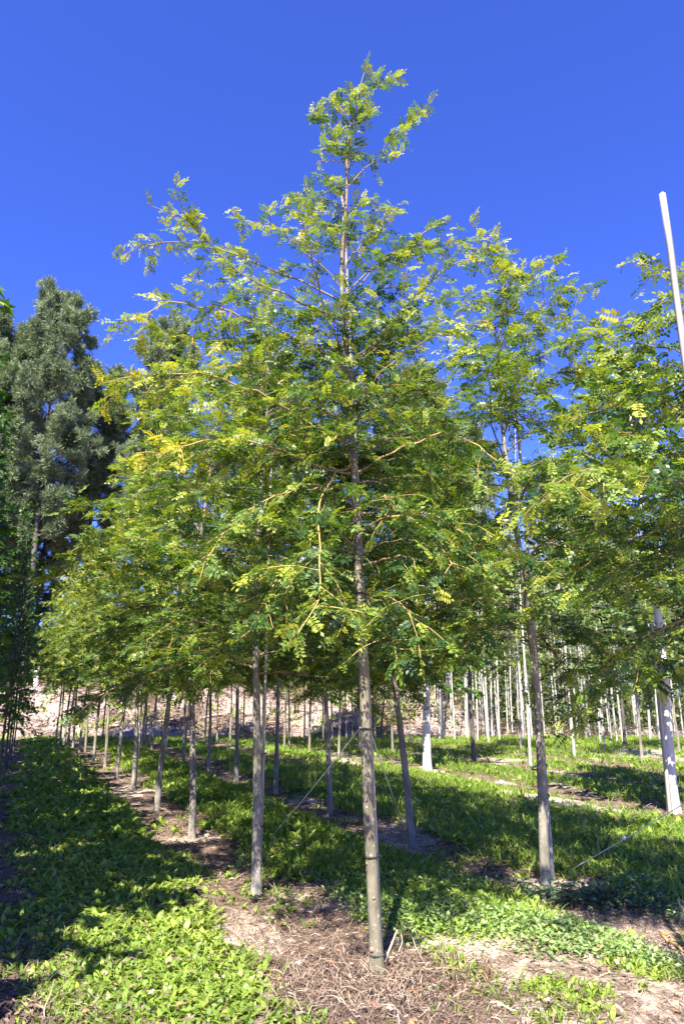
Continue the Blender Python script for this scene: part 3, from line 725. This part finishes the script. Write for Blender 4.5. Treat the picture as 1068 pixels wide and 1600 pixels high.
x, y = ground(596, 1159); plant_tree(SML, x, y, 'small round-headed dark tree on the far turf behind the central trunk', 'tree', None, 'small_tree')

mid = [(613, 1175, 'pale thin tree just right of the central trunk on the far turf'), (529, 1187, 'slim whitish tree left of the central trunk'), (483, 1180, 'dark straight tree left of the blackish trunk'), (444, 1172, 'thin black tree on the far turf'), (562, 1172, 'thin dark tree touching the left of the central trunk')]
for k, (px, py, lab) in enumerate(mid):
    x, y = ground(px, py); plant_tree(LOCF[k % 2], x, y, lab, 'tree', 'young trees on the far turf', sc=0.95)
for k, (px, py) in enumerate([(320, 1160), (339, 1160), (359, 1164), (379, 1160), (411, 1167), (452, 1163), (505, 1157), (519, 1167), (541, 1157), (551, 1156), (586, 1160), (160, 1158), (227, 1158), (290, 1160), (190, 1160), (640, 1160), (475, 1158)]):
    x, y = ground(px, py); plant_tree(LOCF[k % 2], x, y, 'far slender young tree standing before the bare bank', 'tree', 'far young trees before the bank', sc=rnd.uniform(0.85, 1.0))

# the white-stemmed grove at the right
gr = [(828, 1196), (897, 1184), (944, 1171)]
gl = ['white-stemmed tree just left of the staked tree, nearest of the grove', 'white-stemmed tree standing forward on the turf right of the staked tree', 'pale stem leaning forward of the grove right of centre']
for k, (px, py) in enumerate(gr):
    x, y = ground(px, py); plant_tree(GRV[k], x, y, gl[k], 'tree', 'white-stemmed trees of the grove', 'white_stemmed_tree')
cnt = 0
for r_ in range(6):
    y0 = 28.5 + r_ * 1.55
    xs = np.arange(3.4 + 0.25 * r_, 21 + r_ * 1.1, 0.74)
    for x in xs:
        x = x + rnd.uniform(-0.4, 0.4) + (0.6 if r_ % 2 else 0); y = y0 + rnd.uniform(-0.6, 0.6) - 0.10 * (x - 4)
        if x / y * 1138 > 610: continue
        z = max(float(gz(x, y)), float(bankz(x, y)) if y > 30.6 else -9) - 0.05
        plant_tree(GRV[cnt % 3], x, y, 'slim white-stemmed tree among the crowded grove before the woodland', 'tree', 'white-stemmed trees of the grove', 'white_stemmed_tree', sc=rnd.uniform(0.85, 1.1), z=z, lean=(rnd.uniform(-.02, .02), rnd.uniform(-.02, .02))); cnt += 1

# pines beyond the bank
pl = ['tall pine with the highest rounded top at the far left', 'broad grey-green pine at the left picture edge', 'pine behind the left shoulder of the central tree', 'pine partly hidden right of the highest left pine', 'pine seen through the gap right of the central crown', 'distant pine behind the right-hand row crowns', 'low pine at the extreme left', 'pine behind the middle of the central crown', 'pine behind the right edge trees', 'short dark pine low beside the tall left pine', 'short pine between the tall left pine and the young rows']
pl_ = [ 'pine behind the middle of the central crown', 'pine behind the right edge trees']
for k, (px, y, sc, v) in enumerate([(92, 40, (0.85, 0.85, 0.98), 0), (15, 41, 0.93, 1), (265, 43, (0.8, 0.8, 0.98), 2), (165, 46, (0.8, 0.8, 0.9), 1), (655, 44, 0.88, 2), (715, 50, 0.86, 0), (-30, 39, 0.85, 2), (420, 47, 0.95, 0), (860, 52, 0.78, 1), (48, 47, (0.7, 0.7, 0.60), 2), (110, 49, (0.7, 0.7, 0.55), 1)]):
    x = (px - CX) / F * y * 0.985 * 1.12
    plant_tree(PIN_T[v], x, y, pl[k], 'pine tree', 'pines beyond the bank', 'pine_tree', sc=sc, z=float(bankz(x, y)) - 0.1)

# woodland beyond: one mass
rng = np.random.default_rng(5)
mb = MB(); n = 150000
x = rng.uniform(-30, 36, n); y = np.where(x > 1.5 + rng.normal(0, 1, n), rng.uniform(38.5, 45, n), rng.uniform(46, 57, n))
hmax = np.where(x > 3, 9.5, 4.2) * (0.55 + 0.8 * fbm(x / 3.5, y / 3.5, 91)); z = hmax * rng.random(n) ** 0.85
keep = fbm(x / 1.3 + 5, z / 1.1 + y, 93) > 0.36
x, y, z = x[keep], y[keep], z[keep] + bankz(x[keep], y[keep])
Dn = rng.normal(0, 1, (len(x), 3))
stamp(mb, OVAL[0], np.stack([x, y, z], 1), Dn, norm(UP + rng.normal(0, 0.7, (len(x), 3))), rng.uniform(0.22, 0.45, len(x)), np.clip(rng.normal(0.4, 0.2, len(x)), 0, 1))
n = 30000; x = rng.uniform(2.0, 24, n); y = rng.uniform(32.5, 39, n); z = 4.5 * (0.4 + 0.9 * fbm(x / 2, y / 2, 97)) * rng.random(n)
keep = fbm(x / 0.8, z / 0.9 + y, 98) > 0.5; x, y, z = x[keep], y[keep], z[keep]
stamp(mb, OVAL[0], np.stack([x, y, z + np.maximum(bankz(x, y), 0)], 1), rng.normal(0, 1, (len(x), 3)), norm(UP + rng.normal(0, 0.7, (len(x), 3))), rng.uniform(0.12, 0.26, len(x)), np.clip(rng.normal(0.5, 0.2, len(x)), 0, 1))
for k in range(160):
    tx = rng.uniform(-30, 36); ty = rng.uniform(39.5, 45) if tx > 1.5 else rng.uniform(46, 56); tz = float(bankz(tx, ty))
    mb.tube(np.array([[tx, ty, tz - 0.3], [tx + rng.normal(0, 0.2), ty, tz + 3.5], [tx + rng.normal(0, 0.5), ty, tz + (7 if tx > 3 else 3.9)]]), [0.09, 0.07, 0.03], 5, 1, 0.2)
o = obj('woodland', mb.mesh('woodland', [M['grove_leaf'], M['bark_dark']])); tag(o, 'soft grey-green woodland edge behind the white-stemmed grove', 'woodland', kind='stuff')

# ------------------------------------------------------------------ ground cover
rng = np.random.default_rng(8)
def scatter(n, x0, x1, y0, y1):
    return rng.uniform(x0, x1, n), rng.uniform(y0, y1, n)
def inview(x, y, pad=1.0):
    return np.abs(x) < 0.53 * y + pad
def lay(mb, tm, x, y, size, elev, tint, dz=0.0, mat=0):
    n = len(x); a = rng.uniform(0, 2 * math.pi, n)
    D = np.stack([np.cos(a) * np.cos(elev), np.sin(a) * np.cos(elev), np.sin(elev)], 1)
    Nn = norm(UP + rng.normal(0, 0.25, (n, 3)))
    Pp = np.stack([x, y, gz(x, y) + dz], 1); ch = rng.integers(0, len(tm), n)
    for k, t in enumerate(tm):
        w = ch == k; stamp(mb, t, Pp[w], D[w], Nn[w], np.broadcast_to(size, (n,))[w], np.broadcast_to(tint, (n,))[w], mat)

# broad-leaved weeds: rosettes of upright leaves
mb = MB()
for (y0, y1, dens, sz) in ((3.1, 5.5, 620, 0.063), (5.5, 8.5, 330, 0.088), (8.5, 14, 110, 0.13), (14, 32, 36, 0.16)):
    wd = 0.55 * y1 + 1.2; n = int(dens * 2 * wd * (y1 - y0)); x, y = scatter(n, -wd, wd, y0, y1)
    q = x + ROWK * y; lush = np.where(q < 2.3, 1.0, np.where(q < 5, 0.75, 0.3))
    k = inview(x, y) & (rng.random(n) < green(x, y) * lush)
    x, y = x[k], y[k]; m = 5
    big = 0.6 + 0.7 * fbm(x * 0.8, y * 0.8, 12); t0 = 0.3 + 0.5 * fbm(x * 0.6, y * 0.6, 13) + rng.normal(0, 0.08, len(x))
    for j in range(m):
        xx = x + rng.normal(0, 0.018, len(x)); yy = y + rng.normal(0, 0.018, len(x))
        lay(mb, BROAD, xx, yy, sz * big * rng.uniform(0.5, 1.15, len(x)), rng.uniform(R(8), R(66), len(x)), np.clip(t0 + rng.normal(0, 0.13, len(x)), 0, 1))
cx_ = rng.uniform(-22, 4, 70); cy_ = rng.uniform(31.8, 36.5, 70); n = 1500; w_ = rng.integers(0, 70, n)      # tufts on the bank
x = cx_[w_] + rng.normal(0, 0.25, n); y = cy_[w_] + rng.normal(0, 0.2, n); D_ = rng.normal(0, 0.6, (n, 3)) + UP
stamp(mb, BROAD[0], np.stack([x, y, bankz(x, y)], 1), D_, norm(UP * 0.4 + rng.normal(0, 0.6, (n, 3))), rng.uniform(0.12, 0.38, n), rng.uniform(0.2, 1, n))
o = obj('broadleaf_weeds', mb.mesh('broadleaf_weeds', M['weed'])); tag(o, 'bright green broad-leaved weeds carpeting the alleys between rows', 'weeds', kind='stuff')

mb = MB()
for (y0, y1, dens, sz) in ((3.1, 6, 1500, 0.08), (6, 10, 1300, 0.10), (10, 18, 560, 0.12), (18, 32, 240, 0.15)):
    wd = 0.55 * y1 + 1.2; n = int(dens * 2 * wd * (y1 - y0)); x, y = scatter(n, -wd, wd, y0, y1)
    q = x + ROWK * y
    k = inview(x, y) & (rng.random(n) < green(x, y) * np.where(q < 2.3, 0.10, np.where((q < 4.8) & (y < 9), 0.6, 1.0))); x, y = x[k], y[k]
    lay(mb, GRASS, x, y, sz * rng.uniform(0.5, 1.3, len(x)), rng.uniform(R(25), R(85), len(x)), np.clip(0.25 + 0.5 * fbm(x * 0.5, y * 0.5, 14) + rng.normal(0, 0.15, len(x)), 0, 1))
o = obj('grass', mb.mesh('grass', M['grass'])); tag(o, 'short sunlit grass growing among the weeds', 'grass', kind='stuff')

# pale clover-like creepers on the sandy front
mb = MB(); n = 52000; x, y = scatter(n, -0.3, 4.4, 3.2, 7.0); q = x + ROWK * y
f = fbm(x * 1.3, y * 1.3, 33); band = np.exp(-((y - (5.75 - 0.42 * (x - 0.9))) / 0.42) ** 2) * sstep(2.6, 2.9, q)
cov = np.clip(0.95 * band + 0.8 * sstep(0.47, 0.62, f) * sstep(2.75, 3.1, q), 0, 1)
k = inview(x, y) & (rng.random(n) < cov) & (rowdist(x, y) > 0.3); x, y = x[k], y[k]
lay(mb, OVAL, x, y, rng.uniform(0.02, 0.05, len(x)), rng.uniform(R(0), R(45), len(x)), np.clip(rng.normal(0.55, 0.2, len(x)), 0, 1), rng.uniform(0.005, 0.06, len(x)))
o = obj('clover', mb.mesh('clover', M['clover'])); tag(o, 'pale green small-leaved creeping plants on the sandy ground at the front', 'ground cover', kind='stuff')

# dry litter: twigs, straw and dead weeds on the row strips
mb = MB()
def strands(n, x0, x1, y0, y1, lmin, lmax, w, cond, zf=gz, lift=0.03, tl=(0.35, 0.25)):
    x, y = scatter(n, x0, x1, y0, y1); k = cond(x, y); x, y = x[k], y[k]; n = len(x)
    a = rng.uniform(0, 2 * math.pi, n); l = rng.uniform(lmin, lmax, n); up = rng.uniform(-0.05, 0.35, n) * (rng.random(n) < 0.6)
    cv = rng.normal(0, 0.5, n); P_ = []
    for j in range(4):
        u = j / 3; aa = a + cv * u
        P_.append(np.stack([x + l * u * np.cos(aa), y + l * u * np.sin(aa), zf(x, y) + rng.uniform(0, lift, n) * (1 if j in (1, 2) else 0.6) + 0.004 + up * l * u], 1))
    wv = np.stack([-np.sin(a), np.cos(a), rng.normal(0, 0.5, n)], 1) * (w * rng.uniform(0.5, 1.4, n))[:, None]
    V = np.stack([p + s * wv * (1, 1, 0.8, 0.4)[j] for j, p in enumerate(P_) for s in (-1, 1)], 1)
    Qf = np.array([[0, 1, 3, 2], [2, 3, 5, 4], [4, 5, 7, 6]])
    mb.add(V.reshape(-1, 3), (Qf[None] + (np.arange(n) * 8)[:, None, None]).reshape(-1, 4), 0, np.repeat(np.clip(rng.normal(tl[0], tl[1], n), 0, 1), 8))
strip = lambda x, y: inview(x, y, 0.6) & (rng.random(len(x)) < 1.15 - 1.1 * sstep(0.3, 0.85, rowdist(x, y) + 0.25 * (fbm(x, y, 50) - 0.5))) & (x + ROWK * y > -1.2)
strands(46000, -3.5, 4.5, 3.1, 6.5, 0.03, 0.16, 0.0019, strip)
strands(20000, -5, 6.5, 6.5, 11, 0.05, 0.2, 0.003, strip)
strands(9000, -9, 10, 11, 22, 0.1, 0.35, 0.006, strip)
sand_ = lambda x, y: inview(x, y, 0.5) & (x + ROWK * y > 2.7) & (rng.random(len(x)) < 0.1 + 0.9 * sstep(0.45, 0.62, fbm(x * 1.1, y * 1.1, 61)))
strands(9000, 0.2, 4.5, 3.1, 6.2, 0.03, 0.16, 0.002, sand_, lift=0.02, tl=(0.45, 0.22))
strands(6500, hx - 0.6, hx + 0.75, hy - 0.75, hy + 0.35, 0.04, 0.22, 0.0022, lambda x, y: rng.random(len(x)) < np.exp(-((x - hx) ** 2 + (y - hy + 0.15) ** 2) / 0.18), lift=0.06, tl=(0.42, 0.28))
strands(5000, -3.4, -1.0, 3.0, 4.4, 0.03, 0.12, 0.006, lambda x, y: (x + ROWK * y < 0.35), lift=0.05, tl=(0.2, 0.15))
n = 1500; x, y = scatter(n, -3, 5, 3.1, 9); k = inview(x, y); x, y = x[k], y[k]      # fallen leaves
lay(mb, OVAL + PLANE[:1], x, y, rng.uniform(0.02, 0.055, len(x)), rng.uniform(-0.2, 0.3, len(x)), rng.choice([0.3, 0.5, 0.7, 0.8, 0.99], len(x)), rng.uniform(0.01, 0.07, len(x)))
o = obj('dry_litter', mb.mesh('dry_litter', M['litter'])); tag(o, 'brown dry twigs and dead weeds strewn along the tree strips', 'litter', kind='stuff')
# slash on the bank
mb = MB()
strands(16000, -24, 12, 31.5, 37, 0.15, 0.9, 0.014, lambda x, y: rng.random(len(x)) < 0.3 + 0.9 * sstep(0.4, 0.65, fbm(x / 1.5, y / 1.5, 79)), zf=bankz, lift=0.12, tl=(0.5, 0.25))
o = obj('bank_brushwood', mb.mesh('bank_brushwood', M['litter'])); tag(o, 'pale dead brushwood scattered over the bare bank', 'brushwood', kind='stuff')

# ------------------------------------------------------------------ small things
def fallen(name, pa, pb, r, label, cat, mat='straw', zf=None, tint=0.6, lift=0.0, k=6):
    zf = zf or gz; a = np.array([*pa, float(zf(*pa)) + r + lift]); b = np.array([*pb, float(zf(*pb)) + r])
    u = np.linspace(0, 1, 8)[:, None]; Q = a + (b - a) * u + rng.normal(0, r * 0.7, (8, 3)); 
    mb = MB(); mb.tube(Q - a, np.linspace(r, r * 0.5, 8), k, 0, tint); o = obj(name, mb.mesh(name, M[mat])); o.location = a
    return tag(o, label, cat)
bz = lambda x, y: float(bankz(x, y)) + 0.06
fallen('fallen_pole', (-10.5, 32.6), (-5.0, 33.3), 0.06, 'long pale fallen pole lying along the foot of the bank', 'fallen pole', zf=bz, tint=0.9)
fallen('fallen_branch', (-9.4, 33.0), (-10.4, 34.0), 0.05, 'bleached branch lying slantwise on the bank at left', 'branch', zf=bz, tint=0.9)
fallen('fallen_branch', (-3.6, 32.7), (-1.2, 33.6), 0.05, 'grey branch on the bank above the far turf', 'branch', zf=bz, tint=0.3)
fallen('broken_branch', ground(1030, 1462), ground(1085, 1450), 0.011, 'reddish broken branch lying on the soil at the right edge', 'branch', 'twig', tint=0.55, lift=0.03)
fallen('broken_branch', ground(1035, 1470), ground(1080, 1492), 0.012, 'reddish-brown stick end below the broken branch at right', 'branch', 'twig', tint=0.6, lift=0.03)
# upright dead twig at the lower left
x, y = ground(72, 1592); mb = MB(); Q = np.array([[0, 0, 0], [-0.02, 0.02, 0.07], [0.0, 0.03, 0.13], [0.015, 0.03, 0.2]]); mb.tube(spline(Q, 8), np.linspace(0.004, 0.002, 8), 5, 0, 0.8)
mb.tube(np.array([[-0.02, 0.02, 0.07], [-0.06, 0.0, 0.1]]), [0.003, 0.0015], 5, 0, 0.8)
o = obj('dead_twig', mb.mesh('dead_twig', M['straw'])); o.location = (x, y, float(gz(x, y))); tag(o, 'pale dead twig poking up from the mulch at lower left', 'twig')

# dead cane leaves at the foot of the central tree
mb = MB(); base = np.array([hx + 0.13, hy + 0.02, 0])
for k in range(26):
    a = rng.uniform(-2.3, 0.9) if k % 3 else rng.uniform(0, 6.28); l = rng.uniform(0.08, 0.26); e = rng.uniform(0.0, 0.22)
    p = rng.normal(0, 0.05, 3) * (1, 1, 0.0)
    D = np.array([[math.cos(a) * math.cos(e), math.sin(a) * math.cos(e), math.sin(e)]])
    stamp(mb, blade(rng.uniform(0.02, 0.045), rng.uniform(0.1, 0.35), 0.7), [p + np.array([0, 0, 0.02])], D, norm(UP + rng.normal(0, 0.5, (1, 3))), l, rng.random())
for pa, pb, r in (((620, 1450), (600, 1500), 0.009), ((600, 1495), (594, 1540), 0.008), ((626, 1455), (622, 1485), 0.004)):
    a_ = at_depth(*pa, hy + 0.12) - np.array([base[0], base[1], 0]); b_ = at_depth(*pb, hy + 0.02) - np.array([base[0], base[1], 0]); b_[2] = max(b_[2], 0.0)
    mb.tube(spline([b_, 0.5 * (a_ + b_) + rng.normal(0, 0.012, 3), a_], 8), np.linspace(r, r * 0.45, 8), 6, 0, 0.75)
mb.tube(spline([np.array([0.02, -0.05, 0.03]), np.array([0.22, -0.05, 0.06]), np.array([0.48, 0.02, 0.03])], 8), np.linspace(0.008, 0.004, 8), 6, 0, 0.2)
o = obj('dead_cane_clump', mb.mesh('dead_cane_clump', M['straw'])); o.location = (base[0], base[1], float(gz(hx, hy))); tag(o, 'straw-coloured dead cane leaves splayed around the foot of the central tree', 'dead plant')

# sword-leaved plant
x, y = ground(940, 1352); mb = MB()
for k in range(9):
    a = rng.uniform(0, 6.28); e = R(rng.uniform(48, 82))
    stamp(mb, blade(0.055, 0.06, 0.7), [rng.normal(0, 0.02, 3) * (1, 1, 0)], np.array([[math.cos(a) * math.cos(e), math.sin(a) * math.cos(e), math.sin(e)]]), norm(np.array([[math.sin(a * 3), math.cos(a * 2), 0.3]])), rng.uniform(0.22, 0.34), rng.uniform(0, 0.3))
o = obj('iris_plant', mb.mesh('iris_plant', M['ivy'])); o.location = (x, y, float(gz(x, y))); tag(o, 'dark sword-leaved plant in the grass right of the staked tree', 'plant')

# spindly dark weeds near the blackish trunk
for k, (px, py) in enumerate(((492, 1225), (540, 1222))):
    x, y = ground(px, py); t = empty('spindly_weed', (x, y, float(gz(x, y)))); tag(t, ['spindly dark-stemmed weed left of the blackish trunk', 'spindly dark-stemmed weed right of the blackish trunk'][k], 'weed', 'spindly weeds by the blackish trunk')
    ms = MB(); ml = MB()
    for j in range(7):
        d = np.array([rng.normal(0, 0.3), rng.normal(0, 0.3), 1.0]) * rng.uniform(0.25, 0.55); Q = spline([np.zeros(3), d * 0.5 + rng.normal(0, 0.03, 3), d], 6)
        ms.tube(Q, np.linspace(0.005, 0.002, 6), 4, 0, 0.1, False); m = 14
        u = rng.uniform(0.3, 1, m)[:, None]; stamp(ml, OVAL[0], d * u, rng.normal(0, 1, (m, 3)), norm(UP + rng.normal(0, 0.6, (m, 3))), rng.uniform(0.03, 0.07, m), rng.uniform(0.2, 0.7, m))
    obj('stem', ms.mesh('weed_stem', M['bark_dark']), t); obj('foliage', ml.mesh('weed_foliage', M['weed']), t)

# ivy at the foot of the staked tree
mb = MB(); n = 900; x0, y0 = ground(915, 1405); x = rng.normal(x0, 0.32, n); y = y0 + rng.normal(0, 0.2, n) - 0.35 * (x - x0)
lay(mb, PLANE, x, y, rng.uniform(0.025, 0.06, n), rng.uniform(-0.2, 0.6, n), rng.random(n), rng.uniform(0.01, 0.12, n))
o = obj('ivy', mb.mesh('ivy', M['ivy'])); tag(o, 'dark ivy creeping below the staked tree on the right', 'ivy', kind='stuff')

# rusty bracken on the bank top
x0, y0 = -8.4, 35.6; mb = MB(); n = 1400
P_ = np.stack([x0 + rng.normal(0, 0.7, n), y0 + rng.normal(0, 0.5, n), rng.uniform(0, 0.9, n)], 1); P_[:, 2] += bankz(P_[:, 0], P_[:, 1])
stamp(mb, OVAL[0], P_ - np.array([x0, y0, 0]), rng.normal(0, 1, (n, 3)), norm(UP + rng.normal(0, 0.6, (n, 3))), rng.uniform(0.1, 0.22, n), rng.uniform(0.6, 1, n))
bk = leaf_mat('bracken', [(0, (0.2, 0.1, 0.03)), (0.6, (0.42, 0.2, 0.05)), (0.85, (0.45, 0.28, 0.06)), (1, (0.25, 0.27, 0.05))], 0.3)
o = obj('bracken_patch', mb.mesh('bracken_patch', bk)); o.location = (x0, y0, 0); tag(o, 'rusty orange bracken on top of the bank behind the central row', 'bracken')
# pale marker posts on the bank top
for k, (px, py) in enumerate(((54, 1088), (350, 1090))):
    p = at_depth(px, py, 36.2); mb = MB(); zz = float(bankz(p[0], p[1])); mb.tube(np.array([[0, 0, -0.2], [0, 0, 1.0], [0, 0, 1.05]]), [0.13, 0.12, 0.09], 8, 0, 0.5)
    o = obj('marker_post', mb.mesh('marker_post', M['whitewash'])); o.location = (p[0], p[1], zz); tag(o, ['white post on the bank top at the far left', 'white post on the bank top left of the central trunk'][k], 'post', 'white posts on the bank')

# ------------------------------------------------------------------ light, sky, camera
SUN_EL, AZ = R(49.5), math.atan2(0.22, 1.0)               # shadows run along (0.22, 1)
w = bpy.data.worlds.new('World'); S.world = w; w.use_nodes = True
N, L = w.node_tree.nodes, w.node_tree.links; N.clear()
sk = N.new('ShaderNodeTexSky'); sk.sky_type = 'NISHITA'; sk.sun_disc = False; sk.sun_elevation = SUN_EL
sk.sun_rotation = math.pi + AZ; sk.altitude = 300; sk.air_density = 0.9; sk.dust_density = 0.2; sk.ozone_density = 3.0
tn = N.new('ShaderNodeMix'); tn.data_type = 'RGBA'; tn.blend_type = 'MULTIPLY'; tn.inputs[0].default_value = 1; tn.inputs[7].default_value = (0.58, 0.77, 1.9, 1)
bg = N.new('ShaderNodeBackground'); bg.inputs['Strength'].default_value = 0.062
ow = N.new('ShaderNodeOutputWorld')
L.new(sk.outputs[0], tn.inputs[6]); L.new(tn.outputs[2], bg.inputs['Color']); L.new(bg.outputs[0], ow.inputs['Surface'])
sl = bpy.data.lights.new('sun', 'SUN'); sl.energy = 5.0; sl.angle = R(0.5); sl.color = (1.0, 0.95, 0.83)
so = bpy.data.objects.new('sun', sl); COL.objects.link(so)
d = Vector((math.sin(AZ) * math.cos(SUN_EL), math.cos(AZ) * math.cos(SUN_EL), -math.sin(SUN_EL)))
so.rotation_euler = d.to_track_quat('-Z', 'Y').to_euler(); so.location = (-6, -20, 30)

cam = bpy.data.cameras.new('camera'); cam.sensor_fit = 'VERTICAL'; cam.sensor_height = 36; cam.sensor_width = 24
cam.lens = F / 1600 * 36; cam.clip_start = 0.05; cam.clip_end = 2000
co = bpy.data.objects.new('camera', cam); COL.objects.link(co); co.location = (0, 0, CH); co.rotation_euler = (math.pi / 2 + PIT, 0, 0)
S.camera = co
S.view_settings.view_transform = 'Standard'; S.view_settings.look = 'None'; S.view_settings.exposure = 1.66; S.view_settings.gamma = 1
S.cycles.max_bounces = 7; S.cycles.diffuse_bounces = 3; S.cycles.glossy_bounces = 2; S.cycles.transmission_bounces = 4; S.cycles.transparent_max_bounces = 4
S.cycles.use_denoising = True
S.cycles.sample_clamp_indirect = 6
